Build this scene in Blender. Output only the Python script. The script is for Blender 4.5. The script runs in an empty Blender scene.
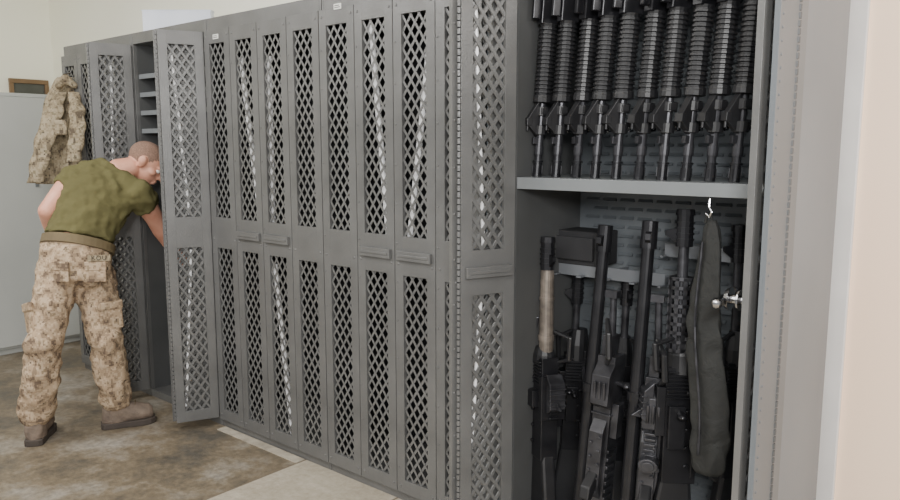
import bpy, bmesh, math, random
from mathutils import Vector, Matrix
random.seed(4)
V = Vector
COL = bpy.context.scene.collection
PI = math.pi

# ------------------------------------------------------------------ camera frame
CAM = V((0, -2.13, 1.457)); YAW = math.radians(40.2); PITCH = math.radians(7.8); FPX = 750.0
FH = V((-math.sin(YAW), math.cos(YAW), 0)); RT = V((math.cos(YAW), math.sin(YAW), 0)); UP = V((0, 0, 1))
cp, sp = math.cos(PITCH), math.sin(PITCH)
def ray(px, py):
    u = (px - 450) / FPX; v = (250 - py) / FPX
    return FH * (cp + v * sp) + RT * u + UP * (-sp + v * cp)
def dp(px, py, F): return CAM + ray(px, py) * F
def at(px, py, Y):
    r = ray(px, py); return CAM + r * ((Y - CAM.y) / r.y)
def atx(px, py, X):
    r = ray(px, py); return CAM + r * ((X - CAM.x) / r.x)

# ------------------------------------------------------------------ materials
def lin(c): return tuple(((x / 255) / 12.92 if x / 255 <= .04045 else ((x / 255 + .055) / 1.055) ** 2.4) for x in c)
def mat(name, c1, c2=None, rough=.5, metal=0, scale=8, bump=0, bscale=60, detail=4, spec=.5):
    m = bpy.data.materials.new(name); m.use_nodes = True
    nt = m.node_tree; N = nt.nodes; L = nt.links
    b = N['Principled BSDF']; b.inputs['Roughness'].default_value = rough; b.inputs['Metallic'].default_value = metal
    b.inputs['Specular IOR Level'].default_value = spec
    tc = N.new('ShaderNodeTexCoord')
    n = N.new('ShaderNodeTexNoise'); n.inputs['Scale'].default_value = scale; n.inputs['Detail'].default_value = detail
    L.new(tc.outputs['Object'], n.inputs['Vector'])
    r = N.new('ShaderNodeValToRGB'); r.color_ramp.elements[0].position = .3; r.color_ramp.elements[1].position = .7
    c2 = c2 or tuple(x * .85 for x in c1)
    r.color_ramp.elements[0].color = (*lin(c2), 1); r.color_ramp.elements[1].color = (*lin(c1), 1)
    L.new(n.outputs['Fac'], r.inputs['Fac']); L.new(r.outputs['Color'], b.inputs['Base Color'])
    if bump:
        n2 = N.new('ShaderNodeTexNoise'); n2.inputs['Scale'].default_value = bscale; n2.inputs['Detail'].default_value = 5
        n2.inputs['Distortion'].default_value = .6
        L.new(tc.outputs['Object'], n2.inputs['Vector'])
        bp = N.new('ShaderNodeBump'); bp.inputs['Strength'].default_value = bump; bp.inputs['Distance'].default_value = .02
        L.new(n2.outputs['Fac'], bp.inputs['Height']); L.new(bp.outputs['Normal'], b.inputs['Normal'])
    return m
def camo(name, scale=15, snap=.011, bump=.5, tint=(1, 1, 1)):
    m = mat(name, (190, 165, 130), rough=.9, bump=bump, bscale=12, spec=.15)
    nt = m.node_tree; N = nt.nodes; L = nt.links; b = N['Principled BSDF']
    tc = N['Texture Coordinate']
    s = N.new('ShaderNodeVectorMath'); s.operation = 'SNAP'; s.inputs[1].default_value = (snap,) * 3
    L.new(tc.outputs['Object'], s.inputs[0])
    n = N.new('ShaderNodeTexNoise'); n.inputs['Scale'].default_value = scale; n.inputs['Detail'].default_value = 3; n.inputs['Roughness'].default_value = .68
    L.new(s.outputs[0], n.inputs['Vector'])
    r = N.new('ShaderNodeValToRGB'); cr = r.color_ramp; cr.interpolation = 'CONSTANT'
    cols = [(0, (108, 92, 78)), (.39, (140, 121, 100)), (.46, (168, 146, 120)), (.53, (184, 163, 138)), (.61, (146, 128, 104)), (.67, (108, 94, 80))]
    cols = [(p, tuple(x*k for x, k in zip(c, tint))) for p, c in cols]
    cr.elements[0].position = 0; cr.elements[0].color = (*lin(cols[0][1]), 1)
    cr.elements[1].position = cols[1][0]; cr.elements[1].color = (*lin(cols[1][1]), 1)
    for p, c in cols[2:]:
        e = cr.elements.new(p); e.color = (*lin(c), 1)
    L.new(n.outputs['Fac'], r.inputs['Fac']); L.new(r.outputs['Color'], b.inputs['Base Color'])
    return m
M = {}
M['steel'] = mat('grey_enamel', (114, 114, 113), (96, 96, 95), .34, .25, 5, .10, 140, detail=8)
M['steel_in_shade'] = mat('shaded_inner_enamel', (38, 39, 40), (30, 31, 32), .6, .1, 4)  # near-black: shade inside the closed lockers put into the colour
M['steel_mid'] = mat('mid_enamel', (88, 89, 89), (76, 77, 77), .55, .1, 4)
M['steel_side'] = mat('side_enamel', (114, 122, 129), (105, 113, 120), .5, .05, 2)
M['steel_back'] = mat('back_enamel', (104, 109, 113), (94, 99, 103), .5, .05, 2)
M['shelf'] = mat('shelf_enamel', (128, 132, 134), (116, 120, 122), .4, .2, 3)
M['rest'] = mat('rest_enamel', (116, 119, 123), (102, 105, 109), .4, .1, 3)
M['chrome'] = mat('chrome', (185, 185, 187), (130, 130, 132), .16, 1, 10)
M['gun'] = mat('black_parkerised', (44, 44, 47), (28, 28, 31), .32, .4, 14)
M['gun2'] = mat('dark_grey_metal', (76, 76, 80), (42, 42, 45), .34, .5, 22)
M['poly'] = mat('black_polymer', (36, 36, 38), (26, 26, 28), .42, 0, 20)
M['tan'] = mat('worn_grey_tan_barrel', (142, 132, 122), (86, 80, 74), .40, .4, 26)
M['bag'] = mat('black_nylon', (32, 33, 31), (20, 21, 20), .75, 0, 10, .55, 14)
M['foam'] = mat('black_foam', (46, 46, 48), (36, 36, 38), .8)
M['glint'] = mat('painted_glint_white', (255, 255, 255), (248, 248, 248), .3, 0, 10)  # white for painted glints of light, not a real metal
M['white'] = mat('white_plate', (225, 225, 220), (205, 205, 200), .5)
M['ink'] = mat('dark_print', (50, 44, 40), None, .7)
M['carton'] = mat('pale_blue_carton', (226, 230, 240), (218, 223, 234), .7)
M['wallc'] = mat('cream_wall', (253, 252, 236), (250, 248, 230), .85, 0, 1.2, .04, 120)
M['wallp'] = mat('pink_wall', (255, 228, 202), (253, 223, 196), .85, 0, 1.2, .04, 120)
M['ceil'] = mat('ceiling_white', (240, 240, 236), None, .9)
M['locker'] = mat('pale_grey_locker', (182, 184, 180), (174, 176, 172), .5, 0, 2)
M['brown'] = mat('brown_frame', (132, 106, 76), (110, 88, 60), .5)
M['dark'] = mat('dark_glass', (84, 86, 80), (66, 68, 62), .2)
M['wall_strip'] = mat('pale_strip', (222, 219, 216), (214, 211, 208), .6)
M['pale'] = mat('pale_concrete', (178, 170, 154), (138, 130, 116), .7, 0, 14, .1, 60, detail=8)
M['skin'] = mat('skin', (222, 166, 142), (208, 146, 122), .5, 0, 14, .05, 80)
M['shirt'] = mat('olive_cotton', (100, 96, 64), (90, 86, 57), .92, 0, 4, .5, 8, spec=.15)
M['camo'] = camo('desert_digital_camo', 22, .0085, .5)
M['camo2'] = camo('faded_digital_camo', 22, .010, .7, (.88, .92, .92))
M['belt'] = mat('khaki_webbing', (112, 98, 70), (92, 80, 58), .8)
M['boot'] = mat('grey_tan_suede', (132, 116, 102), (100, 88, 78), .85, 0, 18, .3, 60)
M['sole'] = mat('dark_rubber', (72, 64, 58), None, .8)
M['hair'] = mat('cropped_grey_hair', (156, 124, 106), (116, 92, 80), .9, 0, 180, .5, 300)
M['eye'] = mat('eye_white', (235, 232, 225), None, .2)
# floor
fm = bpy.data.materials.new('stained_concrete'); fm.use_nodes = True
nt = fm.node_tree; N = nt.nodes; L = nt.links; b = N['Principled BSDF']
tc = N.new('ShaderNodeTexCoord')
n1 = N.new('ShaderNodeTexNoise'); n1.inputs['Scale'].default_value = 2.4; n1.inputs['Detail'].default_value = 10; n1.inputs['Roughness'].default_value = .7
n2 = N.new('ShaderNodeTexNoise'); n2.inputs['Scale'].default_value = 30; n2.inputs['Detail'].default_value = 8; n2.inputs['Roughness'].default_value = .7
L.new(tc.outputs['Object'], n1.inputs['Vector']); L.new(tc.outputs['Object'], n2.inputs['Vector'])
r1 = N.new('ShaderNodeValToRGB'); cr = r1.color_ramp
cr.elements[0].position = .37; cr.elements[0].color = (*lin((88, 83, 74)), 1)
cr.elements[1].position = .65; cr.elements[1].color = (*lin((154, 148, 137)), 1)
e = cr.elements.new(.5); e.color = (*lin((121, 109, 90)), 1)
L.new(n1.outputs['Fac'], r1.inputs['Fac'])
r2 = N.new('ShaderNodeValToRGB'); r2.color_ramp.elements[0].position = .3; r2.color_ramp.elements[0].color = (.45, .45, .45, 1)
r2.color_ramp.elements[1].position = .6; r2.color_ramp.elements[1].color = (1, 1, 1, 1)
L.new(n2.outputs['Fac'], r2.inputs['Fac'])
mx = N.new('ShaderNodeMix'); mx.data_type = 'RGBA'; mx.blend_type = 'MULTIPLY'; mx.inputs[0].default_value = .75
L.new(r1.outputs['Color'], mx.inputs[6]); L.new(r2.outputs['Color'], mx.inputs[7])
r3 = N.new('ShaderNodeValToRGB'); r3.color_ramp.elements[0].position = .32; r3.color_ramp.elements[0].color = (*lin((140, 130, 112)), 1)
r3.color_ramp.elements[1].position = .66; r3.color_ramp.elements[1].color = (*lin((192, 184, 168)), 1)
mixn = N.new('ShaderNodeMix'); mixn.data_type = 'FLOAT'; mixn.inputs[0].default_value = .5
L.new(n1.outputs['Fac'], mixn.inputs[2]); L.new(n2.outputs['Fac'], mixn.inputs[3]); L.new(mixn.outputs[0], r3.inputs['Fac'])
sx = N.new('ShaderNodeSeparateXYZ'); L.new(tc.outputs['Object'], sx.inputs[0])
gt = N.new('ShaderNodeMath'); gt.operation = 'GREATER_THAN'; gt.inputs[1].default_value = -2.69
L.new(sx.outputs[0], gt.inputs[0])
m2 = N.new('ShaderNodeMix'); m2.data_type = 'RGBA'
L.new(gt.outputs[0], m2.inputs[0]); L.new(mx.outputs[2], m2.inputs[6]); L.new(r3.outputs['Color'], m2.inputs[7])
ad = N.new('ShaderNodeMath'); ad.operation = 'ADD'; ad.inputs[1].default_value = 2.69; L.new(sx.outputs[0], ad.inputs[0])
pg = N.new('ShaderNodeMath'); pg.operation = 'PINGPONG'; pg.inputs[1].default_value = .3; L.new(ad.outputs[0], pg.inputs[0])
lt = N.new('ShaderNodeMath'); lt.operation = 'LESS_THAN'; lt.inputs[1].default_value = .005; L.new(pg.outputs[0], lt.inputs[0])
an = N.new('ShaderNodeMath'); an.operation = 'MULTIPLY'; L.new(lt.outputs[0], an.inputs[0])
g2 = N.new('ShaderNodeMath'); g2.operation = 'GREATER_THAN'; g2.inputs[1].default_value = -2.71; L.new(sx.outputs[0], g2.inputs[0]); L.new(g2.outputs[0], an.inputs[1])
m3 = N.new('ShaderNodeMix'); m3.data_type = 'RGBA'; m3.inputs[7].default_value = (*lin((110, 98, 82)), 1)
L.new(an.outputs[0], m3.inputs[0]); L.new(m2.outputs[2], m3.inputs[6]); L.new(m3.outputs[2], b.inputs['Base Color'])
rr = N.new('ShaderNodeMapRange'); rr.inputs[3].default_value = .28; rr.inputs[4].default_value = .7
L.new(n1.outputs['Fac'], rr.inputs[0]); L.new(rr.outputs[0], b.inputs['Roughness'])
bp = N.new('ShaderNodeBump'); bp.inputs['Strength'].default_value = .15; bp.inputs['Distance'].default_value = .01
L.new(n2.outputs['Fac'], bp.inputs['Height']); L.new(bp.outputs['Normal'], b.inputs['Normal'])
M['floor'] = fm

# ------------------------------------------------------------------ mesh builder
ORG = {}
class MB:
    def __init__(s): s.bm = bmesh.new()
    def box(s, x0, x1, y0, y1, z0, z1):
        vs = [s.bm.verts.new(p) for p in [(x0,y0,z0),(x1,y0,z0),(x1,y1,z0),(x0,y1,z0),(x0,y0,z1),(x1,y0,z1),(x1,y1,z1),(x0,y1,z1)]]
        for f in [(0,3,2,1),(4,5,6,7),(0,1,5,4),(1,2,6,5),(2,3,7,6),(3,0,4,7)]: s.bm.faces.new([vs[i] for i in f])
        return s
    def obox(s, c, ax, ay, az):
        c, ax, ay, az = V(c), V(ax), V(ay), V(az)
        vs = [s.bm.verts.new(c + ax*i + ay*j + az*k) for k in (-1, 1) for (i, j) in ((-1,-1),(1,-1),(1,1),(-1,1))]
        for f in [(0,3,2,1),(4,5,6,7),(0,1,5,4),(1,2,6,5),(2,3,7,6),(3,0,4,7)]: s.bm.faces.new([vs[i] for i in f])
        return s
    def cyl(s, p0, p1, r0, r1=None, seg=14):
        p0, p1 = V(p0), V(p1); r1 = r0 if r1 is None else r1
        d = p1 - p0
        if d.length < 1e-6: return s
        q = d.to_track_quat('Z', 'Y').to_matrix().to_4x4()
        bmesh.ops.create_cone(s.bm, cap_ends=True, segments=seg, radius1=r0, radius2=r1, depth=d.length, matrix=Matrix.Translation((p0+p1)/2) @ q)
        return s
    def ball(s, c, r, basis=None, seg=16):
        if not hasattr(r, '__len__'): r = (r, r, r)
        m = Matrix.Translation(V(c))
        if basis: m = m @ Matrix([[basis[j][i] for j in range(3)] for i in range(3)]).to_4x4()
        m = m @ Matrix.Diagonal((*r, 1))
        bmesh.ops.create_uvsphere(s.bm, u_segments=seg, v_segments=max(8, seg*2//3), radius=1, matrix=m)
        return s
    def limb(s, pts, rad, seg=16):
        for i, p in enumerate(pts): s.ball(p, rad[i], seg=seg)
        for i in range(len(pts)-1): s.cyl(pts[i], pts[i+1], rad[i], rad[i+1], seg)
        return s
    def loft(s, rings, seg=28, fold=None):
        R = []
        for k, (c, a, b_) in enumerate(rings):
            c, a, b_ = V(c), V(a), V(b_); row = []
            for i in range(seg):
                t = 2*PI*i/seg; f = fold(k, t) if fold else 1
                row.append(s.bm.verts.new(c + a*math.cos(t)*f + b_*math.sin(t)*f))
            R.append(row)
        for k in range(len(R)-1):
            for i in range(seg):
                j = (i+1) % seg
                s.bm.faces.new([R[k][i], R[k][j], R[k+1][j], R[k+1][i]])
        s.bm.faces.new(R[0][::-1]); s.bm.faces.new(R[-1])
        return s
    def prism(s, pts, d):
        d = V(d); a = [s.bm.verts.new(V(p)) for p in pts]; b_ = [s.bm.verts.new(V(p)+d) for p in pts]
        s.bm.faces.new(a[::-1]); s.bm.faces.new(b_)
        n = len(pts)
        for i in range(n): s.bm.faces.new([a[i], a[(i+1) % n], b_[(i+1) % n], b_[i]])
        return s
    def build(s, name, m, parent=None, origin=None, local=False, smooth=False, bevel=0):
        bmesh.ops.recalc_face_normals(s.bm, faces=s.bm.faces[:])
        if local: o0 = V((0,0,0))
        elif parent is not None: o0 = ORG.get(parent.name, V((0,0,0)))
        else: o0 = V(origin) if origin is not None else V((0,0,0))
        if o0.length: bmesh.ops.translate(s.bm, verts=s.bm.verts[:], vec=-o0)
        me = bpy.data.meshes.new(name); s.bm.to_mesh(me); s.bm.free()
        me.materials.append(m)
        if smooth:
            for p in me.polygons: p.use_smooth = True
        o = bpy.data.objects.new(name, me); COL.objects.link(o)
        if parent is not None: o.parent = parent
        elif not local: o.location = o0
        ORG[o.name] = o0
        if bevel:
            bv = o.modifiers.new('bevel', 'BEVEL'); bv.width = bevel; bv.segments = 2; bv.limit_method = 'ANGLE'
        return o
def empty(name, loc, label, cat, group=None):
    o = bpy.data.objects.new(name, None); COL.objects.link(o); o.location = loc; o.empty_display_size = .1
    ORG[o.name] = V(loc); tag(o, label, cat, group); return o
def tag(o, label, cat, group=None):
    o['label'] = label; o['category'] = cat
    if group: o['group'] = group
    return o
def struct(o): o['kind'] = 'structure'; return o
def copy_tree(o, parent=None):
    c = o.copy(); COL.objects.link(c); c.parent = parent
    for ch in list(o.children): copy_tree(ch, c)
    return c
def remesh(o, vox, it=6, disp=0, dsize=.08, disp2=0, d2=.03):
    r = o.modifiers.new('remesh', 'REMESH'); r.mode = 'VOXEL'; r.voxel_size = vox; r.use_smooth_shade = True
    sm = o.modifiers.new('smooth', 'SMOOTH'); sm.iterations = it; sm.factor = .5
    for ds, sz in ((disp, dsize), (disp2, d2)):
        if ds:
            t = bpy.data.textures.new(o.name + '_folds', 'CLOUDS'); t.noise_scale = sz; t.noise_depth = 1
            d = o.modifiers.new('folds', 'DISPLACE'); d.texture = t; d.strength = ds; d.mid_level = .5; d.texture_coords = 'LOCAL'
    return o

# ------------------------------------------------------------------ setting
WY = .60; WX = -6.6; CH = 3.0
struct(MB().box(WX-.1, 1.6, -4.5, WY+.1, -.1, 0).build('floor', M['floor']))
struct(MB().box(WX-.1, -.9, WY, WY+.1, 0, CH).build('wall_back', M['wallc']))
struct(MB().box(-.9, 1.6, WY, WY+.1, 0, CH).build('wall_right', M['wallp']))
struct(MB().box(WX-.1, WX, -4.5, WY, 0, CH).build('wall_left', M['wallc']))
struct(MB().box(WX-.1, 1.6, -4.5, WY+.1, CH, CH+.1).build('ceiling', M['ceil']))
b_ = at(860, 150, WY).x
struct(MB().box(-.75, b_, WY-.02, WY, 0, CH).build('wall_strip_1', M['wall_strip'], bevel=.004))  # pale grey vertical strip on the wall beside the open locker
struct(MB().box(-3.34, -2.69, -.055, -.004, 0, .004).build('wall_strip_2', M['pale']))
p0 = atx(8, 80, WX); p1 = atx(47, 80, WX)
w = MB()
y0, y1, z1 = p0.y, p1.y, 2.0
w.box(WX, WX+.03, y0, y1, z1-.035, z1).box(WX, WX+.03, y0, y0+.03, 1.2, z1-.035).box(WX, WX+.03, y1-.03, y1, 1.2, z1-.035).box(WX, WX+.03, y0, y1, 1.17, 1.2)
wf = struct(w.build('window_1', M['brown'], bevel=.003))
MB().box(WX, WX+.01, y0+.03, y1-.03, 1.2, z1-.035).build('pane', M['dark'], wf)

# ------------------------------------------------------------------ mesh door leaves
LW = .216; ST = .045
TOP = 2.082
def screen_mb(W, H, x0, z0, y=-.009, a=.042, h=.060, sw=.0102, th=.004):
    m = MB(); s = h / a
    for sg in (1, -1):
        c = -W*s - h if sg > 0 else 0
        c = math.floor(c/h)*h
        while c < H + W*s + h:
            pts = []
            for x in (0, W):
                z = sg*s*x + c
                if 0 <= z <= H: pts.append((x, z))
            for z in (0, H):
                x = (z - c)/(sg*s)
                if 0 < x < W: pts.append((x, z))
            if len(pts) >= 2:
                pts.sort(); (xa, za), (xb, zb) = pts[0], pts[-1]
                L_ = math.hypot(xb-xa, zb-za)
                if L_ > .008:
                    d = V(((xb-xa)/L_, 0, (zb-za)/L_)); nrm = V((-d.z, 0, d.x))
                    m.obox(((xa+xb)/2+x0, y + (.001 if sg > 0 else -.001), (za+zb)/2+z0), d*(L_/2+.003), V((0, th/2, 0)) + nrm*.0012*sg, nrm*sw/2)
            c += h
    return m
ZB0, ZB1, ZU0, ZU1, ZT = .102, .955, 1.11, 1.955, 2.02
def frame_mb():
    m = MB()
    m.box(.002, ST, -.018, 0, .045, ZT).box(LW-ST, LW-.002, -.018, 0, .045, ZT)
    for z0, z1 in ((.045, ZB0), (ZB1, ZU0), (ZU1, ZT)): m.box(ST, LW-ST, -.018, 0, z0, z1)
    for z in [.075, 1.0, 1.99]:
        for x in (.02, LW-.02): m.ball((x, -.018, z), (.006, .0035, .006), seg=8)
    for k in range(12):
        m.ball((.012, -.018, .15+k*.155), (.0045, .003, .0045), seg=8)
    return m
def make_leaf(parent, loc, rz, bar=None, hinge=False, glint=None):
    if 'leaf' not in make_leaf.__dict__:
        make_leaf.leaf = frame_mb().build('door_leaf', M['steel'], local=True, bevel=.0035)
        screen_mb(LW-2*ST, ZU1-ZU0, ST, ZU0).build('mesh_screen', M['steel'], make_leaf.leaf, local=True)
        screen_mb(LW-2*ST, ZB1-ZB0, ST, ZB0).build('mesh_screen', M['steel'], make_leaf.leaf, local=True)
        o = make_leaf.leaf
    else:
        o = make_leaf.leaf.copy(); COL.objects.link(o)
        for ch in [c for c in make_leaf.leaf.children if c.name.startswith('mesh_screen')]:
            c = ch.copy(); COL.objects.link(c); c.parent = o
    o.parent = parent; o.location = loc; o.rotation_euler = (0, 0, rz)
    if bar:
        for side in (bar if isinstance(bar, tuple) else (bar,)):
            y = -.018 if side > 0 else 0
            yy = (y-.014, y) if side > 0 else (0, .014)
            hb = MB().box(.018, LW-.018, yy[0], yy[1], 1.016, 1.054)
            yo = yy[0]-.003 if side > 0 else yy[1]
            hb.box(.03, LW-.03, yo, yo+.003, 1.030, 1.041)
            hb.build('handle_bar', M['steel'], o, local=True, bevel=.005)
    if hinge:
        h = MB()
        z = .06
        while z < ZT-.02:
            h.cyl((LW+.002, -.009, z), (LW+.002, -.009, z+.017), .0065, seg=8); z += .022
        h.build('hinge', M['steel'], o, local=True)
    if glint:
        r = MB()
        for xa, za, xb, zb in glint: r.cyl((xa, -.026, za), (xb, -.026, zb), .007, seg=10)
        r.build('leaf_glint_rod', M['glint'], o, local=True)  # white cylinders imitating light glints between the folded leaves
    return o

def make_cabinet(x0, x1, label, shelves=(1.08,), D=.44, doors='closed', plate=None):
    root = empty('weapons_locker', (x0, 0, 0), label, 'locker', 'steel lockers in the row')
    m = MB()
    x0 += .002; x1 -= .002
    m.box(x0, x0+.012, 0.001, D, 0, TOP).box(x1-.012, x1, 0.001, D, 0, TOP)
    m.box(x0+.012, x1-.012, 0.001, D, 2.022, TOP).box(x0+.012, x1-.012, .001, D, 0, .042)
    m.build('body', M['steel'], root, bevel=.002)
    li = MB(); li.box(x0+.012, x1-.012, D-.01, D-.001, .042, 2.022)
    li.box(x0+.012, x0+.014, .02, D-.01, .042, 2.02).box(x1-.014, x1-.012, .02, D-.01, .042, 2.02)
    li.build('back_panel', M['steel_in_shade'] if doors == 'closed' else M['steel_mid'], root)  # shade-darkened copy where the doors are closed
    for z in shelves:
        sh = MB().box(x0+.015, x1-.015, .03, D-.011, z-.012, z)
        if doors == 'open': sh.box(x0+.015, x1-.015, .025, .03, z-.025, z)
        sh.build('shelf', M['shelf'] if doors == 'open' else M['steel_in_shade'], root)
    if doors == 'closed':
        for k in range(4):
            make_leaf(root, (k*LW+.001, 0, 0), 0, bar=1 if k in (1, 2) else None, hinge=(k in (0, 2)))
    if plate:
        c = V(plate)
        q = MB().box(c.x-.022, c.x+.022, -.0205, -.018, c.z-.011, c.z+.011).build('label_plate', M['white'], root)
        t = MB()
        for k in range(2): t.box(c.x-.017, c.x+.012+.004*k, -.0212, -.0205, c.z+.002-.007*k, c.z+.005-.007*k)
        t.build('print', M['ink'], q)
    return root
XS = [-4.985, -4.12, -3.37, -2.505, -1.64]
g1 = at(219, 37, 0); g2_ = at(341, 7, 0)
make_cabinet(XS[0], XS[1], 'closed grey mesh-door locker at the far end, beside the hanging jacket')
c0 = make_cabinet(XS[1], XS[2], 'open grey locker the bending man is reaching into', (1.56, 1.66, 1.76, 1.86), doors='open')
rk = MB()
for q in range(7): rk.box(-3.98+q*.09, -3.965+q*.09, .06, .40, 1.56, 1.66)
rk.build('pigeonhole_divider', M['steel_side'], c0)
make_cabinet(XS[2], XS[3], 'closed grey mesh-door locker right of the open one the man searches', plate=(g1.x, 0, g1.z))
make_cabinet(XS[3], XS[4], 'closed grey mesh-door locker beside the open locker full of rifles', plate=(g2_.x, 0, g2_.z))
def leaf_between(root, rx, pa, pb, bar=None, hinge=False, glint=None):
    d = V((pb[0]-pa[0], pb[1]-pa[1])); return make_leaf(root, (pa[0]-rx, pa[1], 0), math.atan2(d.y, d.x), bar, hinge, glint)
leaf_between(c0, XS[1], (-3.385, -.008), (-3.475, -.204), hinge=True)
leaf_between(c0, XS[1], (-3.530, -.196), (-3.448, -.01), glint=[(.13, 1.12, .08, 1.93), (.07, .12, .13, .94)])
leaf_between(c0, XS[1], (-4.105, -.01), (-4.17, -.215), hinge=True)
leaf_between(c0, XS[1], (-4.22, -.21), (-4.17, -.024), glint=[(.10, 1.3, .12, 1.93)])

# ------------------------------------------------------------------ open rifle locker
X0, X1, D3 = -1.632, -.59, .446
XI = -1.50
r3_ = empty('weapons_locker', (X0, 0, 0), 'open grey locker packed with rifles and machine guns, nearest the pink wall', 'locker', 'steel lockers in the row')
m = MB()
m.box(X0, X0+.012, .001, D3, 0, TOP).box(X0+.012, XI-.014, 0.001, .014, .042, 2.022)
m.box(X1-.014, X1, .001, D3, 0, TOP)
m.box(X0+.012, X1-.014, 0.001, D3, 2.022, TOP).box(X0+.012, X1-.014, .001, D3, 0, .042)
m.build('body', M['steel_side'], r3_, bevel=.002)
MB().box(XI-.014, XI, 0.001, D3-.012, .043, 2.021).build('side_panel', M['steel_mid'], r3_)
bk = MB(); bk.box(XI, X1-.014, D3-.012, D3-.002, .042, 2.022)
z = .10; row = 0
while z < 1.98:
    x = XI+.03 + (row % 2)*.035
    while x < X1-.08:
        bk.prism([(x, D3-.012, z), (x, D3-.022, z+.002), (x, D3-.012, z+.012)], (.055, 0, 0)); x += .072
    z += .034; row += 1
bk.build('louvred_back_panel', M['steel_back'], r3_)
SZ = 1.355
s = MB(); s.box(XI+.001, X1-.015, .002, D3-.022, SZ-.006, SZ).box(XI+.001, X1-.015, .001, .012, SZ-.040, SZ)
s.box(XI+.001, X1-.015, .012, .03, SZ-.040, SZ-.034)
s.build('shelf', M['shelf'], r3_, bevel=.0015)
def rest(xa, xb, zc, y0, y1, n):
    m = MB(); m.box(xa, xb, y0, y0+.006, zc-.022, zc+.022).box(xa, xb, y0+.006, y0+.02, zc-.022, zc-.018)
    st_ = (xb-xa)/n
    for k in range(n+1):
        x = xa + k*st_
        m.box(max(xa, x-.010), min(xb, x+.010), y0-.035, y0, zc-.022, zc-.016)
        m.box(max(xa, x-.004), min(xb, x+.004), y0+.006, y1, zc-.018, zc+.01)
    m.build('barrel_rest', M['rest'], r3_, bevel=.001)
b1 = at(558, 268, .28); b2 = at(664, 281, .28)
rest(b1.x, b2.x, b1.z, .285, .43, 4)
b1 = at(664, 250, .28)
rest(b1.x, X1-.016, b1.z, .285, .43, 3)
f1 = at(549, 262, .28); f2 = at(600, 233, .28)
fo = MB(); fo.box(f1.x, f2.x, .28, .42, f1.z, f2.z); fo.box(f1.x+.02, f2.x-.02, .262, .28, f1.z+.02, f2.z-.02)
fo.build('padded_block', M['foam'], r3_, bevel=.006)
leaf_between(r3_, X0, (-1.500, -.004), (-1.582, -.205), bar=(1, -1), hinge=True)
leaf_between(r3_, X0, (-1.625, -.215), (-1.575, -.012), glint=[(.13, 1.12, .09, 1.93), (.08, .4, .12, .94)])
def solid_leaf(pa, pb):
    d = V((pb[0]-pa[0], pb[1]-pa[1]))
    m = MB(); Wd = d.length
    m.box(.002, Wd, -.008, 0, .045, ZT)
    m.box(Wd-.045, Wd, .0, .007, .045, ZT)
    for k in range(60):
        z = .08 + k*.032
        m.ball((Wd-.018, .007, z), (.004, .0025, .004), seg=6)
    h = MB(); z = .06
    while z < ZT-.02:
        h.cyl((.06, .0, z), (.06, .0, z+.015), .005, seg=8); z += .02
    o = m.build('solid_door_leaf', M['steel_back'], local=True, bevel=.0015); o.parent = r3_
    h.build('hinge', M['steel_mid'], o, local=True)
    o.location = (pa[0]-X0, pa[1], 0); o.rotation_euler = (0, 0, math.atan2(d.y, d.x))
    return o
solid_leaf((-.585, -.003), (-.598, -.207))
leaf_between(r3_, X0, (-.606, -.004), (-.626, -.2215))
hp = at(731, 299, -.15)
l = MB()
l.cyl(V((-.628, hp.y, hp.z)), hp, .013); l.cyl(hp, hp+V((-.012, 0, 0)), .032, .027, 20)
l.obox(hp + V((-.016, .0, .0)), (.007, 0, 0), (0, .056, .006), (0, 0, .010)); l.ball(hp+V((-.016, -.058, -.005)), .015); l.ball(hp+V((-.016, .058, .008)), .015)
l.box(-.642, -.626, hp.y-.045, hp.y+.045, hp.z-.042, hp.z+.042).cyl(hp+V((.02, 0, 0)), hp+V((.026, 0, 0)), .028)
for dy in (-.034, .034):
    for dz in (-.031, .031): l.ball((-.643, hp.y+dy, hp.z+dz), .006, seg=8)
la = l.build('latch', M['chrome'], r3_, bevel=.001); la['label'] = 'chrome door latch'

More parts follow.
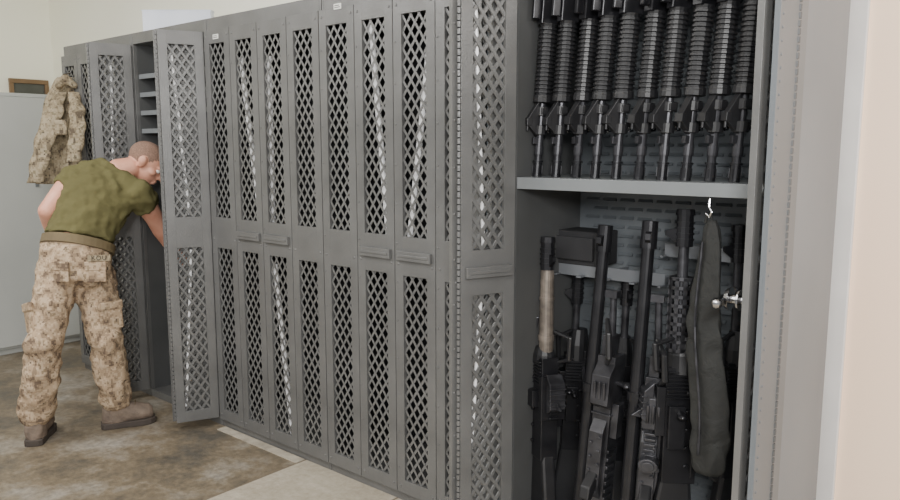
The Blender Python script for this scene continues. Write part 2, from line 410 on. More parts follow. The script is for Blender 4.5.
# ------------------------------------------------------------------ rifles on the upper shelf, muzzle down
def make_carbine():
    root = empty('carbine', (0, 0, 0), 'x', 'rifle')
    b = MB(); b.cyl((0, 0, .04), (0, 0, .30), .0130).cyl((0, 0, .075), (0, 0, .105), .0160)
    b.box(-.008, .008, -.026, -.008, .112, .135)
    b.build('barrel', M['gun2'], root, local=True, bevel=.001)
    f = MB(); f.cyl((0, 0, 0), (0, 0, .048), .0165, .0150, 14)
    for q in range(6):
        t = 2*PI*q/6; f.obox((.0165*math.cos(t), .0165*math.sin(t), .024), (.0015*math.cos(t), .0015*math.sin(t), 0), (-.002*math.sin(t), .002*math.cos(t), 0), (0, 0, .014))
    f.cyl((0, 0, .05), (0, 0, .056), .019)
    f.build('flash_hider', M['gun'], root, local=True)
    s = MB(); s.cyl((0, 0, .145), (0, 0, .176), .024).cyl((0, 0, .210), (0, 0, .240), .025)
    s.prism([(-.012, -.012, .140), (-.012, -.054, .176), (-.012, -.056, .194), (-.012, -.016, .262)], (.024, 0, 0))
    s.box(-.016, .016, -.058, -.040, .174, .200).cyl((0, -.049, .155), (0, -.049, .178), .005, seg=8)
    s.box(-.009, .009, .010, .032, .155, .182).box(-.028, .028, -.012, .012, .214, .236)
    s.build('front_sight', M['poly'], root, local=True, bevel=.0015)
    h = MB(); rings = [((0, 0, .252), (.020, 0, 0), (0, .020, 0)), ((0, 0, .256), (.031, 0, 0), (0, .034, 0)), ((0, 0, .270), (.031, 0, 0), (0, .034, 0))]
    z = .272
    while z < .50:
        for dz, q in ((.001, 1.0), (.0075, 1.0), (.009, .84), (.0125, .84)):
            rings.append(((0, 0, z+dz), (.0300*q, 0, 0), (0, .0330*q, 0)))
        z += .0140
    rings.append(((0, 0, z+.008), (.028, 0, 0), (0, .030, 0)))
    h.loft(rings, 14); h.build('handguard', M['poly'], root, local=True)
    r = MB(); r.prism([(-.018, -.034, .515), (-.018, -.034, .635), (-.018, .04, .635), (-.018, .05, .60), (-.018, .05, .55), (-.018, .03, .515)], (.036, 0, 0))
    r.box(-.008, .008, -.062, -.034, .53, .63)
    r.build('receiver', M['gun'], root, local=True, bevel=.003)
    sl = MB(); sl.limb([(.010, .024, .165), (.006, .042, .172), (.006, .042, .156), (.010, .026, .154)], [.003]*4, 8)
    sl.build('sling_loop', M['chrome'], root, local=True)
    return root
rifx = [537, 556, 575, 595, 616, 638, 661, 685, 709, 734]
wheres = ['against the left locker wall', 'second from the left wall', 'third from the left wall', 'fourth from the left wall', 'fifth from the left wall', 'sixth from the left wall', 'fourth from the right door', 'third from the right door', 'second from the right door', 'next to the right door']
carb = make_carbine()
for i, px in enumerate(rifx):
    o = carb if i == 0 else copy_tree(carb)
    p = at(px, 174, .09)
    o.location = (p.x, .09 + random.uniform(-.003, .006), SZ+.001); o.rotation_euler = (math.radians(-3), math.radians(2.3+random.uniform(-.3, .3)), math.radians(-30 + random.uniform(-14, 14)))
    o['label'] = 'black rifle standing muzzle down on the upper shelf, ' + wheres[i]; o['group'] = 'rifles on the upper shelf'

# ------------------------------------------------------------------ long guns below
def axis_place(root, ptop, pbot, L_, roll, fat=1.3):
    ptop, pbot = V(ptop), V(pbot); d = (ptop - pbot).normalized()
    L_ = min(L_, (ptop.z-.046)/d.z)
    root.location = ptop - d*L_
    y = (V((0, 1, 0)) - d*d.y).normalized(); x = y.cross(d).normalized()
    mt = Matrix((( x.x, y.x, d.x), (x.y, y.y, d.y), (x.z, y.z, d.z))) @ Matrix.Rotation(roll, 3, 'Z')
    root.rotation_euler = mt.to_euler(); root.scale = (fat, fat, 1)
def stock_mb(L0=.0, L1=.26):
    return MB().prism([(-.02, -.055, L0), (-.02, .05, L0), (-.02, .035, L1), (-.02, -.03, L1), (-.02, -.045, L1*.5)], (.04, 0, 0))
def machine_gun(label, tanb=False, shield=False, L_=1.03):
    root = empty('machine_gun', (0, 0, 0), label, 'machine gun', 'long guns on the locker floor')
    stock_mb().build('stock', M['poly'], root, local=True, bevel=.008)
    r = MB(); r.box(-.024, .024, -.030, .042, .24, .62).box(-.034, .034, -.050, -.030, .40, .56)
    r.prism([(-.028, .03, .26), (-.028, .055, .30), (-.028, .055, .42), (-.028, .03, .46)], (.056, 0, 0))
    r.box(-.046, -.024, -.02, .02, .44, .50).box(.024, .040, -.024, .012, .36, .50)
    for q in range(9): r.box(-.012, .012, -.058, -.050, .405+q*.017, .413+q*.017)
    for q in range(5): r.cyl((.024, .02, .30+q*.06), (.030, .02, .30+q*.06), .006, seg=10); r.cyl((-.030, .02, .30+q*.06), (-.024, .02, .30+q*.06), .006, seg=10)
    r.cyl((.040, 0, .48), (.070, -.004, .48), .007, seg=10).ball((.070, -.004, .48), .010, seg=10).cyl((-.036, .046, .5), (.036, .046, .5), .010, seg=10)
    r.cyl((-.018, .032, .54), (-.018, .032, .64), .009, seg=10).cyl((.018, .032, .54), (.018, .032, .64), .009, seg=10)
    for q in range(8): r.box(.024, .029, -.028, .038, .52+q*.012, .526+q*.012); r.box(-.029, -.024, -.028, .038, .52+q*.012, .526+q*.012)
    r.build('receiver', M['gun'], root, local=True, bevel=.003)
    fc = MB(); fc.prism([(-.022, -.056, .43), (-.022, -.078, .45), (-.022, -.074, .54), (-.022, -.052, .57)], (.044, 0, 0))
    for q in range(4): fc.box(-.024, .024, -.080, -.066, .46+q*.02, .466+q*.02)
    fc.prism([(-.004, -.075, .445), (-.004, -.098, .452), (-.004, -.075, .475)], (.008, 0, 0))
    fc.build('feed_cover', M['gun2'], root, local=True, bevel=.002)
    MB().prism([(-.014, .04, .30), (-.014, .04, .35), (-.014, .11, .29), (-.014, .115, .25), (-.014, .09, .24)], (.028, 0, 0)).build('pistol_grip', M['poly'], root, local=True, bevel=.005)
    tg = MB(); tg.limb([(0, .05, .35), (0, .078, .36), (0, .078, .41), (0, .045, .42)], [.0035]*4, 8); tg.build('trigger_guard', M['gun2'], root, local=True)
    f = MB(); e_ = .655 if tanb else .72
    f.loft([((0, .01, .60), (.032, 0, 0), (0, .034, 0)), ((0, .01, (.6+e_)/2), (.03, 0, 0), (0, .034, 0)), ((0, .012, e_), (.022, 0, 0), (0, .026, 0))], 14)
    f.build('forearm', M['poly'], root, local=True)
    b = MB(); b.cyl((0, 0, .6), (0, 0, L_-.07), .0195 if tanb else .012, .0175 if tanb else .011, 18)
    if tanb: b.cyl((0, 0, .68), (0, 0, .70), .0215, seg=18).cyl((0, 0, .83), (0, 0, .84), .0205, seg=18)
    b.build('barrel', M['tan'] if tanb else M['gun2'], root, local=True)
    z = MB(); z.cyl((0, 0, L_-.12), (0, 0, L_-.02), .0185, .0175, 14).cyl((0, 0, L_-.02), (0, 0, L_), .021, .019, 14)
    for q in range(4): z.cyl((0, 0, L_-.10+q*.018), (0, 0, L_-.094+q*.018), .0205, seg=14)
    z.prism([(-.004, -.015, L_-.11), (-.004, -.015, L_-.06), (-.004, -.040, L_-.07), (-.004, -.040, L_-.085)], (.008, 0, 0))
    z.build('flash_hider', M['gun'], root, local=True)
    g = MB(); g.cyl((0, .026, .6), (0, .026, L_-.26), .008, seg=10).box(-.010, .010, .0, .036, L_-.275, L_-.25)
    g.build('gas_tube', M['gun'] if not tanb else M['tan'], root, local=True)
    for s_ in (-1, 1):
        q = MB(); q.limb([(s_*.016, .024, L_-.30), (s_*.030, .032, L_-.42), (s_*.034, .034, L_-.58)], [.006, .0065, .006], 8); q.box(s_*.034-.012, s_*.034+.012, .022, .046, L_-.605, L_-.58)
        q.build('bipod_leg', M['gun2'], root, local=True)
    h = MB(); h.limb([(.02, -.02, .60), (.04, -.055, .62), (.04, -.06, .70), (.018, -.02, .715)], [.007]*4, 8)
    h.build('carry_handle', M['poly'], root, local=True)
    if shield:
        m = MB(); n = 10; zc = .79
        for a_ in range(n):
            t = 2*PI*a_/n; m.obox((.026*math.cos(t), .026*math.sin(t), zc), (-math.sin(t)*.0045, math.cos(t)*.0045, 0), (.0015*math.cos(t), .0015*math.sin(t), 0), (0, 0, .12))
        for q in range(9):
            zz = zc-.115 + q*.029
            for a_ in range(20):
                t = 2*PI*a_/20; m.obox((.026*math.cos(t), .026*math.sin(t), zz), (-math.sin(t)*.0046, math.cos(t)*.0046, 0), (.0015*math.cos(t), .0015*math.sin(t), 0), (0, 0, .0055))
        m.build('heat_shield', M['gun2'], root, local=True)
    return root
def long_tube(label, L_=1.1, vr=0):
    root = empty('heavy_machine_gun', (0, 0, 0), label, 'machine gun', 'long guns on the locker floor')
    b = MB(); b.cyl((0, 0, .02), (0, 0, L_-.09), .0175, .0145, 18).cyl((0, 0, L_-.09), (0, 0, L_), .019, .0180, 18).cyl((0, 0, .52), (0, 0, .55), .021, .021, 18)
    b.build('barrel', M['gun'], root, local=True)
    dz = .05*vr
    r = MB(); r.box(.020, .066, -.02, .045, .06, .66-dz).prism([(.024, -.02, .16), (.024, -.040, .20), (.024, -.040, .40), (.024, -.02, .44)], (.036, 0, 0))
    r.prism([(.022, -.02, .48-dz), (.022, -.048, .50-dz), (.022, -.048, .60-dz), (.022, -.02, .64-dz)], (.046, 0, 0)).box(.026, .050, -.015, .03, .66-dz, .73-dz)
    r.box(.066, .084, -.014, .02, .38, .50).cyl((.066, 0, .57-dz), (.098, -.012, .57-dz), .007, seg=10).ball((.098, -.012, .57-dz), .011, seg=10)
    for q in range(10): r.cyl((.032 + .022*(q % 2), -.040, .17+q*.024), (.032 + .022*(q % 2), -.046, .17+q*.024), .005, seg=8)
    r.box(.018, .070, -.026, .03, .455, .462)
    for q in range(3): r.cyl((.034+.012*q, -.048, .52-dz), (.034+.012*q, -.054, .58-dz), .004, seg=8)
    for q in range(9): r.box(.064, .071, -.018, .03, .10+q*.028, .112+q*.028)
    if vr:
        for q in range(8): r.box(.030, .056, -.046, -.040, .30+q*.018, .309+q*.018)
        r.cyl((.045, -.03, .34), (.045, -.075, .34), .022, seg=16).cyl((.045, -.075, .34), (.045, -.080, .34), .015, seg=16)
    r.build('receiver', M['gun2'], root, local=True, bevel=.003)
    g = MB(); g.cyl((.045, .012, .60), (.033, .012, .86), .010, .008, 12).box(-.012, .045, .0, .03, .855, .88)
    g.build('gas_tube', M['gun2'], root, local=True)
    h = MB(); h.limb([(.05, -.03, .64-dz), (.066, -.06, .67-dz), (.06, -.06, .75-dz), (.04, -.03, .79-dz)], [.006, .008, .008, .005], 8)
    h.build('carry_handle', M['poly'], root, local=True)
    gr = MB(); gr.prism([(.030, -.030, .22), (.030, -.030, .27), (.030, -.075, .22), (.030, -.080, .18), (.030, -.060, .17)], (.026, 0, 0)); gr.build('pistol_grip', M['poly'], root, local=True, bevel=.004)
    s = MB(); s.prism([(-.006, -.012, L_-.075), (-.006, -.012, L_-.03), (-.006, -.032, L_-.04), (-.006, -.032, L_-.06)], (.012, 0, 0)); s.build('front_sight', M['gun'], root, local=True)
    return root
g = machine_gun('black machine gun with worn grey-tan barrel, at the left of the lower compartment', tanb=True, L_=1.06)
axis_place(g, at(548, 241, .16), at(543, 500, .12), 1.045, math.radians(58), 1.38)
g = long_tube('long black heavy gun standing beside the tan-barrelled one', 1.10)
axis_place(g, at(605, 234, .15), at(580, 500, .09), 1.07, math.radians(4), 1.4)
g = long_tube('long black heavy gun standing between its twin and the gun with the pierced heat shield', 1.12, 1)
axis_place(g, at(650, 227, .15), at(627, 500, .09), 1.10, math.radians(20), 1.42)
g = machine_gun('black machine gun with pierced heat shield, beside the hanging nylon case', shield=True, L_=1.13)
axis_place(g, at(686, 206, .19), at(671, 500, .13), 1.14, math.radians(-52), 1.5)
g = machine_gun('black machine gun standing behind the nylon case, nearest the right door', L_=1.06)
axis_place(g, at(740, 228, .27), at(728, 500, .24), 1.05, math.radians(-40), 1.3)
g = machine_gun('black machine gun standing at the back between the two heavy guns', L_=.96)
axis_place(g, at(628, 276, .34), at(614, 500, .33), .95, math.radians(40), 1.2)
g = machine_gun('black machine gun standing behind the tan-barrelled gun under the padded block', L_=.94)
axis_place(g, at(578, 285, .34), at(566, 500, .33), .93, math.radians(-50), 1.2)
def case():
    top = at(709, 220, .05); bot = at(706, 474, .01)
    root = empty('rifle_case', bot, 'black nylon rifle case hanging from the shelf on a chrome hook', 'case')
    prof = [(0, .030), (.02, .044), (.1, .052), (.3, .054), (.5, .050), (.7, .042), (.88, .030), (.97, .022), (1, .012)]
    rings = []
    for i in range(60):
        t = i/59
        for q in range(len(prof)-1):
            if prof[q][0] <= t <= prof[q+1][0]:
                k = (t-prof[q][0])/(prof[q+1][0]-prof[q][0]); w_ = prof[q][1]*(1-k)+prof[q+1][1]*k
        c = bot.lerp(top, t) + V((.010*math.sin(t*8), 0, 0))
        rings.append((c, (w_, 0, 0), (0, w_*.22+.006, 0)))
    def ff(k, t): return 1 + .10*math.sin(k*.9+3*math.sin(t*2))*(.5+.5*math.sin(k*.23)) + .16*(1-abs(math.sin(2.5*t+.03*k)))
    MB().loft(rings, 60, fold=ff).build('case_body', M['bag'], root, smooth=True)
    z = MB(); pts = [bot.lerp(top, q/12) + V((-.02, -.030 + .012*(q/12), 0)) + V((.010*math.sin(q/12*8), 0, 0)) for q in range(1, 12)]
    for a_, b2_ in zip(pts, pts[1:]): z.cyl(a_, b2_, .004, seg=6)
    z.build('zip', M['gun2'], root)
    s = MB(); hk = V((top.x, top.y, SZ-.042))
    for dx in (-.012, .012): s.cyl(top+V((dx, 0, -.01)), hk+V((dx*.3, 0, -.05)), .004, seg=8)
    s.build('strap', M['bag'], root)
    h = MB(); h.limb([hk, hk+V((0, -.004, -.03)), hk+V((.009, -.004, -.045)), hk+V((.002, -.004, -.06)), hk+V((-.008, -.004, -.05))], [.0035]*5, 8)
    h.build('hook', M['chrome'], root)
case()

glints = [((371, 25), (388, 230), 1.08, 'painted white rod leaning right behind the mesh of the locker beside the rifles'),
        ((431, 30), (411, 226), 1.08, 'painted white rod leaning left behind the mesh of the locker beside the rifles'),
        ((241, 58), (257, 190), 1.08, 'painted white rod leaning right behind the upper mesh near the small white plate'),
        ((269, 56), (273, 215), 1.08, 'painted white rod standing upright behind the upper mesh, third leaf from the open door'),
        ((275, 264), (292, 428), .042, 'painted white rod behind the lower mesh, third leaf from the open door')]
for a_, b2_, zf, lab in glints:  # thin white cylinders in place of reflections behind the closed mesh
    A, B = at(*a_, .018), at(*b2_, .020)
    d = (B-A); t = (zf+.002 - A.z)/d.z; B = A + d*t
    o = MB().cyl(A, B, .012, .012, 10).build('glint_rod', M['glint'], origin=B); tag(o, lab, 'glint', 'rods modelled behind the locker mesh')

# ------------------------------------------------------------------ pale grey locker at far left
gl = empty('storage_locker', (-5.7, .05, 0), 'plain pale grey storage locker behind the man at the left', 'locker')
MB().box(-6.15, -5.72, -.5, .52, .04, 1.82).box(-6.15, -5.715, -.5, .52, 1.805, 1.83).box(-6.13, -5.74, -.48, .5, 0, .04).build('body', M['locker'], gl, bevel=.003)
MB().box(-5.72, -5.70, -.495, .515, .06, 1.80).build('door', M['locker'], gl, bevel=.003)
lp = atx(37, 184, -5.7)
MB().box(-5.70, -5.694, lp.y-.012, lp.y+.012, lp.z-.02, lp.z+.02).cyl((-5.694, lp.y, lp.z), (-5.685, lp.y, lp.z), .006).build('lock', M['shelf'], gl)

pc0 = at(143, 30, .30); pc1 = at(214, 30, .30)
ctr = (pc0+pc1)/2; ctr.y = .28
F_ = (ctr-CAM).dot(FH*cp - UP*sp); wd = 34/FPX*F_
c_ = dp(179, 30, F_)
cb = MB(); cz = TOP+.002; hgt = dp(178, 12, F_).z - cz
cb.obox((c_.x, c_.y, cz+hgt/2), RT*wd, FH*.03, (0, 0, hgt/2))
ct = cb.build('carton', M['carton'], origin=(c_.x, c_.y, cz), bevel=.002)
tag(ct, 'pale bluish white carton lying on top of the lockers', 'box')
MB().obox((c_.x, c_.y, cz+hgt+.002), RT*(wd+.003), FH*.033, (0, 0, .003)).build('lid', M['carton'], ct)

# ------------------------------------------------------------------ hanging camouflage jacket
JF = 4.68
jb = dp(60, 184, JF); jt = dp(66, 78, JF)
jr = empty('jacket', jb, 'desert camouflage jacket hanging from the end locker', 'jacket')
outl = [(184, 38, 73), (178, 36, 77), (168, 35, 81), (155, 37, 85), (135, 40, 86), (118, 43, 85), (104, 46, 84), (94, 49, 82), (86, 52, 80), (80, 55, 78), (77, 58, 75)]
rings = []
for i in range(70):
    y_ = 184 - 107*i/69
    for q in range(len(outl)-1):
        if outl[q+1][0] <= y_ <= outl[q][0]:
            k = (outl[q][0]-y_)/(outl[q][0]-outl[q+1][0]); xl = outl[q][1]*(1-k)+outl[q+1][1]*k; xr = outl[q][2]*(1-k)+outl[q+1][2]*k
    c = dp((xl+xr)/2, y_, JF); w_ = (xr-xl)/2/FPX*JF
    rings.append((c, RT*w_*.98, FH*(w_*.40)))
def jf(k, t):
    a_ = 1 - abs(math.sin(3.5*t + .012*k + .6*math.sin(k*.05)))
    b2_ = 1 - abs(math.sin(6*t - .02*k))
    sag = .035*math.sin(k*.28 + 2.5*math.sin(t))
    return .90 + .30*(a_**2)*(1-.5*k/69) + .09*b2_ - .03 + sag
j = MB().loft(rings, 96, fold=jf)
o = j.build('jacket_body', M['camo2'], jr, smooth=True)
ss = o.modifiers.new('soften', 'SMOOTH'); ss.iterations = 2; ss.factor = .4
def sleeve(pts, rad):
    n = 36; out = []
    for i in range(n):
        t = i/(n-1)*(len(pts)-1); k = min(int(t), len(pts)-2); f = t-k
        c = pts[k].lerp(pts[k+1], f); r_ = rad[k]*(1-f)+rad[k+1]*f
        out.append((c, RT*r_, FH*r_*.6))
    q = MB().loft(out, 48, fold=lambda k, t: 1 + .12*math.sin(k*.75 + 2*math.sin(t)) + .10*math.sin(3*t + .1*k))
    return q.build('sleeve', M['camo2'], jr, smooth=True)
sleeve([dp(60, 92, 4.62), dp(54, 110, 4.55), dp(47, 132, 4.52), dp(41, 158, 4.51), dp(36, 183, 4.52)], [.034, .054, .058, .054, .048])
sleeve([dp(73, 92, 4.60), dp(77, 112, 4.52), dp(77, 135, 4.50), dp(74, 162, 4.50)], [.030, .046, .048, .040])
co = MB().limb([dp(58, 86, 4.60), dp(66, 79, 4.58), dp(75, 86, 4.60)], [.022, .028, .02], 12).build('collar', M['camo2'], jr); remesh(co, .008, 3, .016, .04)
pk = MB(); pc_ = dp(61, 128, 4.47); pk.obox(pc_, RT*.036, FH*.006, UP*.04); pk.obox(pc_+UP*.034-FH*.004, RT*.038, FH*.006, UP*.014)
pk.build('pocket', M['camo2'], jr, bevel=.006)
MB().limb([V((jt.x+.05, -.018, jt.z+.03)), V((jt.x+.03, -.05, jt.z+.02)), jt + V((0, 0, .01)), jt - V((0, 0, .02))], [.005]*4, 8).build('hook', M['chrome'], jr)

# ------------------------------------------------------------------ the man
hipL, hipR = dp(58, 270, 3.75), dp(92, 270, 3.85)
knL, knR = dp(44, 342, 3.66), dp(106, 338, 3.84)
anL, anR = dp(36, 421, 3.74), dp(116, 405, 3.94)
footL = V((anL.x, anL.y, 0)); footR = V((anR.x, anR.y, 0))
PO = V(((footL.x+footR.x)/2, (footL.y+footR.y)/2, 0))
shL, shR = dp(74, 177, 3.92), dp(139, 193, 3.95)
elL, elR = dp(47, 211, 3.80), dp(155, 219, 4.10)
wrL, wrR = dp(58, 246, 3.98), dp(173, 249, 4.28)
nb = dp(121, 168, 4.00); hd = dp(147, 163, 4.07)
xh = (hipR-hipL).normalized(); xs = (shR-shL).normalized()
waist = dp(79, 243, 3.80)
spine = [(dp(77, 262, 3.79), .155, .12, 0), (waist, .148, .112, .1), (dp(84, 226, 3.84), .146, .112, .35), (dp(94, 206, 3.89), .160, .115, .65), (dp(102, 190, 3.93), .174, .112, .9), (dp(108, 179, 3.96), .155, .09, 1), (dp(116, 171, 3.985), .09, .07, 1)]
def torso_rings(grow=0, lo=0, hi=7):
    out = []
    for i in range(lo, hi):
        c, a_, b2_, k = spine[i]
        d = (spine[min(i+1, 6)][0] - spine[max(i-1, 0)][0]).normalized()
        x = xh.lerp(xs, k); x = (x - d*x.dot(d)).normalized(); y = d.cross(x)
        out.append((c, x*(a_+grow), y*(b2_+grow)))
    return out
def add_hand(m, wr, d, n, s, curl=1.0):
    d = d.normalized(); n = (n - d*n.dot(d)).normalized(); s = (s - d*s.dot(d) - n*s.dot(n)).normalized()
    m.loft([(wr - d*.01, s*.027, n*.020), (wr + d*.03, s*.036, n*.017), (wr + d*.07, s*.042, n*.015), (wr + d*.095, s*.040, n*.011)], 14)
    for off, L_ in ((.032, .072), (.011, .082), (-.011, .076), (-.031, .058)):
        p = wr + d*.088 + s*off; pts = [p]
        for q, fr in ((.35, .45), (.9, .32), (1.4, .25)):
            an_ = q*curl; dd = d*math.cos(an_) + n*math.sin(an_); p = p + dd*L_*fr*1.05; pts.append(p)
        m.limb(pts, [.0095, .009, .0085, .0075], 10)
    p = wr + d*.025 + s*.026
    m.limb([p, p + (d*.6+s*.75+n*.3).normalized()*.038, p + (d*.6+s*.75+n*.3).normalized()*.038 + (d*.85+s*.1+n*.5).normalized()*.055], [.014, .0115, .009], 10)
hf = (RT*.74 + FH*.10 - UP*.62).normalized()
hu = (UP + RT*.6 + FH*.2); hu = (hu - hf*hu.dot(hf)).normalized()
hs = hf.cross(hu).normalized()
def H(f, s_, u): return hd + hf*f + hs*s_ + hu*u
HB = (hf, hs, hu)
m = MB()
m.ball(H(-.014, 0, .022), (.098, .075, .084), HB, 24)
m.ball(H(.028, 0, -.03), (.068, .060, .075), HB, 20)
m.ball(H(.050, 0, -.084), (.036, .040, .026), HB, 14)
m.ball(H(.074, 0, .020), (.020, .052, .015), HB, 12)
m.limb([H(.088, 0, .010), H(.118, 0, -.026)], [.009, .014], 10)
m.ball(H(.098, .013, -.030), .010, seg=8).ball(H(.098, -.013, -.030), .010, seg=8)
m.ball(H(.094, 0, -.054), (.011, .024, .007), HB, 10).ball(H(.090, 0, -.068), (.011, .021, .008), HB, 10)
for s_ in (1, -1):
    m.ball(H(.052, s_*.044, -.02), (.03, .022, .022), HB, 12)
    m.ball(H(-.006, s_*.078, -.004), (.020, .011, .034), HB, 12)
    m.ball(H(-.014, s_*.088, .006), (.021, .007, .026), HB, 12)
m.limb([nb - hu*.02, dp(131, 168, 4.03), H(-.035, 0, -.04)], [.064, .058, .054], 18)
m.loft(torso_rings(-.022), 28)
m.limb([shL, shL.lerp(elL, .5), elL, elL.lerp(wrL, .35), wrL], [.056, .051, .043, .042, .030], 16)
m.limb([shR, shR.lerp(elR, .5), elR, elR.lerp(wrR, .35), wrR], [.060, .056, .048, .050, .034], 16)
m.limb([hipL, knL, knL.lerp(anL, .35), anL], [.085, .055, .056, .036], 16)
m.limb([hipR, knR, knR.lerp(anR, .35), anR], [.085, .055, .056, .036], 16)
add_hand(m, wrL, (wrL-elL)*.5+V((0, 0, -.1)), RT, FH*.3+UP)
add_hand(m, wrR, (wrR-elR)*.6+V((.05, .05, -.12)), -UP*.4+FH, -RT*.4+UP*.9)
m.ball(anL - UP*.03, .04).ball(anR-UP*.03, .04)
man = m.build('person', M['skin'], origin=PO); remesh(man, .0055, 2)
tag(man, 'man in olive t-shirt and desert camouflage trousers bending into the open locker', 'person')
for s_ in (1, -1):
    MB().ball(H(.075, s_*.030, .002), .0130, seg=12).build('eye', M['eye'], man, smooth=True)
h = MB(); h.ball(H(-.016, 0, .024), (.0980, .0760, .0845), HB, 48)
dele = []
for v in h.bm.verts:
    r = v.co - hd; f, u = r.dot(hf), r.dot(hu)
    if u < -.045 + max(0, f+.02)*1.30 or (f > .055 and u < .070): dele.append(v)
bmesh.ops.delete(h.bm, geom=dele, context='VERTS')
o = h.build('hair', M['hair'], man, smooth=True)
# shirt
m = MB()
tr = torso_rings(.010, 1)
up0 = (spine[2][0]-spine[0][0]).normalized()
tr[0] = (tr[0][0] + up0*.022, tr[0][1]*1.04, tr[0][2]*1.04)
m.loft(tr, 30)
m.cyl(shL, shL.lerp(elL, .36), .068, .066, 18); m.limb([shL, spine[5][0]], [.066, .082], 18)
m.cyl(shR, shR.lerp(elR, .50), .074, .073, 18); m.limb([shR, spine[5][0]], [.073, .085], 18)
o = m.build('t_shirt', M['shirt'], man); remesh(o, .009, 3, .018, .09, .020, .045)
c, ax, ay = torso_rings(.016, 1, 2)[0]
dd = up0
m = MB(); m.loft([(c - dd*.034, ax*1.02, ay*1.02), (c - dd*.032, ax*1.06, ay*1.06), (c + dd*.012, ax*1.05, ay*1.05), (c+dd*.014, ax, ay)], 36)
m.build('belt', M['belt'], man)
m = MB()
c1 = waist - dd*.02
m.loft([(c1, ax*.99, ay*.99), (dp(76, 258, 3.79), ax*1.03, ay*1.08), (dp(76, 272, 3.79), ax*1.04, ay*1.13), (dp(76, 285, 3.79), ax*.94, ay*1.03)], 30)
def leg(hp_, kn, an_, e):
    P = [hp_ - UP*.03, hp_.lerp(kn, .5), kn + (hp_-kn).normalized()*.06, kn, kn - (kn-an_).normalized()*.07, kn.lerp(an_, .5), kn.lerp(an_, .80), an_ + UP*.05, an_ + UP*e]
    m.limb(P, [.108, .096, .080, .087, .078, .085, .079, .082, .058], 20)
leg(hipL, knL, anL, .02); leg(hipR, knR, anR, .03)
m.ball(dp(68, 272, 3.72), .086).ball(dp(90, 272, 3.77), .086)
o = m.build('trousers', M['camo'], man); remesh(o, .009, 2, .028, .11, .020, .05)
def pocket(c, nrm, up_, w_, hh_, name='cargo_pocket', th=.010):
    nrm = nrm.normalized(); up_ = (up_ - nrm*up_.dot(nrm)).normalized(); s_ = nrm.cross(up_)
    q = MB(); q.obox(c, s_*w_, nrm*th, up_*hh_); q.obox(c + up_*(hh_-.02) + nrm*th*.5, s_*(w_+.004), nrm*th, up_*.022)
    return q.build(name, M['camo'], man, bevel=th*.7)
pocket(knR.lerp(hipR, .36) + RT*.072 - FH*.045, RT*.7 - FH*.7, (hipR-knR).normalized(), .056, .072)
pocket(knL.lerp(hipL, .36) - RT*.070 - FH*.045, -RT*.7 - FH*.7, (hipL-knL).normalized(), .056, .072)
pocket(dp(60, 272, 3.642), -FH - RT*.15, UP, .046, .050, 'rear_pocket', .006)
rp = pocket(dp(96, 272, 3.690), -FH + RT*.20, UP, .046, .050, 'rear_pocket', .006)
tp = dp(99, 258, 3.676)
nt_ = (-FH + RT*.25).normalized(); xt = UP.cross(nt_).normalized()
tm = MB(); tm.obox(tp, xt*.052, nt_*.003, UP*.015); tape = tm.build('name_tape', M['camo2'], man)
cu = bpy.data.curves.new('lettering', 'FONT'); cu.body = 'KOU'; cu.size = .030; cu.align_x = 'CENTER'; cu.align_y = 'CENTER'; cu.extrude = .0008; cu.space_character = 1.15
to = bpy.data.objects.new('tmp_text', cu); COL.objects.link(to); bpy.context.view_layer.update()
tme = bpy.data.meshes.new_from_object(to); bpy.data.objects.remove(to)
tme.transform(Matrix(((xt.x, 0, nt_.x, 0), (xt.y, 0, nt_.y, 0), (xt.z, 1, nt_.z, 0), (0, 0, 0, 1)))); tme.transform(Matrix.Translation(tp + nt_*.0042 - PO))
tme.materials.clear(); tme.materials.append(M['ink'])
lo = bpy.data.objects.new('lettering', tme); COL.objects.link(lo); lo.parent = tape
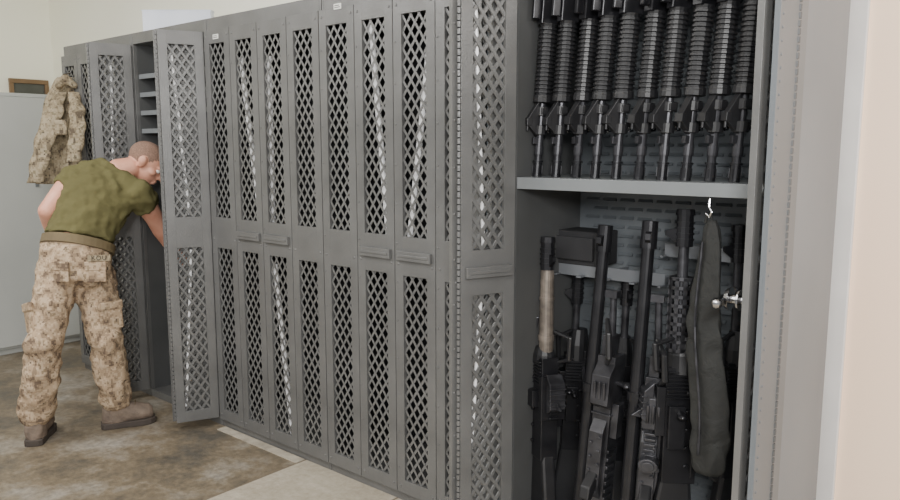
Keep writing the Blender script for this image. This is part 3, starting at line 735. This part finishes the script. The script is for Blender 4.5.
def boot(an_, d):
    d = V((d.x, d.y, 0)).normalized(); s_ = V((d.y, -d.x, 0)); c = V((an_.x, an_.y, 0)); K = .84
    m = MB()
    m.loft([(c + UP*.22, s_*.052, d*.056), (c+UP*.14, s_*.053, d*.058), (c+UP*.09 - d*.005, s_*.050, d*.064), (c+UP*.03 - d*.01, s_*.048, d*.064)], 22)
    fr = []
    for t, w_, h_ in ((-.082, .026, .042), (-.070, .042, .055), (-.02, .045, .070), (.04, .048, .064), (.10, .053, .050), (.15, .054, .044), (.19, .046, .040), (.213, .028, .030)):
        fr.append((c + d*t*K + UP*(.030+h_*.78), s_*w_, UP*h_))
    m.loft(fr, 20)
    o = m.build('boot', M['boot'], man); remesh(o, .0075, 2)
    so = MB(); pts = []
    for t, w_ in ((-.092, .024), (-.078, .042), (-.02, .046), (.04, .047), (.10, .056), (.15, .058), (.195, .050), (.224, .028)): pts.append((t*K, w_))
    poly = [c + d*t + s_*w_ for t, w_ in pts] + [c + d*t - s_*w_ for t, w_ in reversed(pts)]
    so.prism(poly, (0, 0, .032)); so.build('sole', M['sole'], o, bevel=.004)
    lc = MB()
    for k in range(5):
        zz = .11 + k*.022; off = .060 + (.03 if k == 0 else 0)
        lc.cyl(c + d*off + s_*.026 + UP*zz, c + d*(off+.006) - s_*.026 + UP*(zz+.01), .003, seg=6)
    lc.build('laces', M['belt'], o)
boot(anL, FH*1 - RT*.25)
boot(anR, RT*1 + FH*.5)

# ------------------------------------------------------------------ lights
def area(name, loc, target, size, power, col=(1, 1, 1), sy=None):
    l = bpy.data.lights.new(name, 'AREA'); l.energy = power; l.size = size; l.color = col
    if sy: l.shape = 'RECTANGLE'; l.size_y = sy
    o = bpy.data.objects.new(name, l); COL.objects.link(o); o.location = loc
    o.rotation_euler = (V(target)-V(loc)).to_track_quat('-Z', 'Y').to_euler()
area('ceiling_lamp', (-3.8, -1.7, 2.95), (-4.0, -1.0, 0), 2.6, 125, (1, .98, .95), 1.0)
area('ceiling_lamp', (-1.0, -2.4, 2.95), (-1.2, -1.4, 0), 2.0, 75, (1, .99, .97), 1.0)
area('soft_flash', (.7, -3.0, 2.1), (-1.0, .4, 1.0), .6, 108, (1, .99, .98))
area('wall_lamp', (1.3, -.4, 2.5), (.6, .6, 1.2), .6, 40, (1, .96, .92))
w = bpy.data.worlds.new('world'); bpy.context.scene.world = w; w.use_nodes = True
w.node_tree.nodes['Background'].inputs[0].default_value = (.99, .99, 1, 1); w.node_tree.nodes['Background'].inputs[1].default_value = .7

cam = bpy.data.cameras.new('camera'); co_ = bpy.data.objects.new('camera', cam); COL.objects.link(co_)
co_.location = CAM; co_.rotation_euler = (PI/2 - PITCH, 0, YAW); cam.sensor_width = 36; cam.lens = 30; cam.clip_start = .02
bpy.context.scene.camera = co_
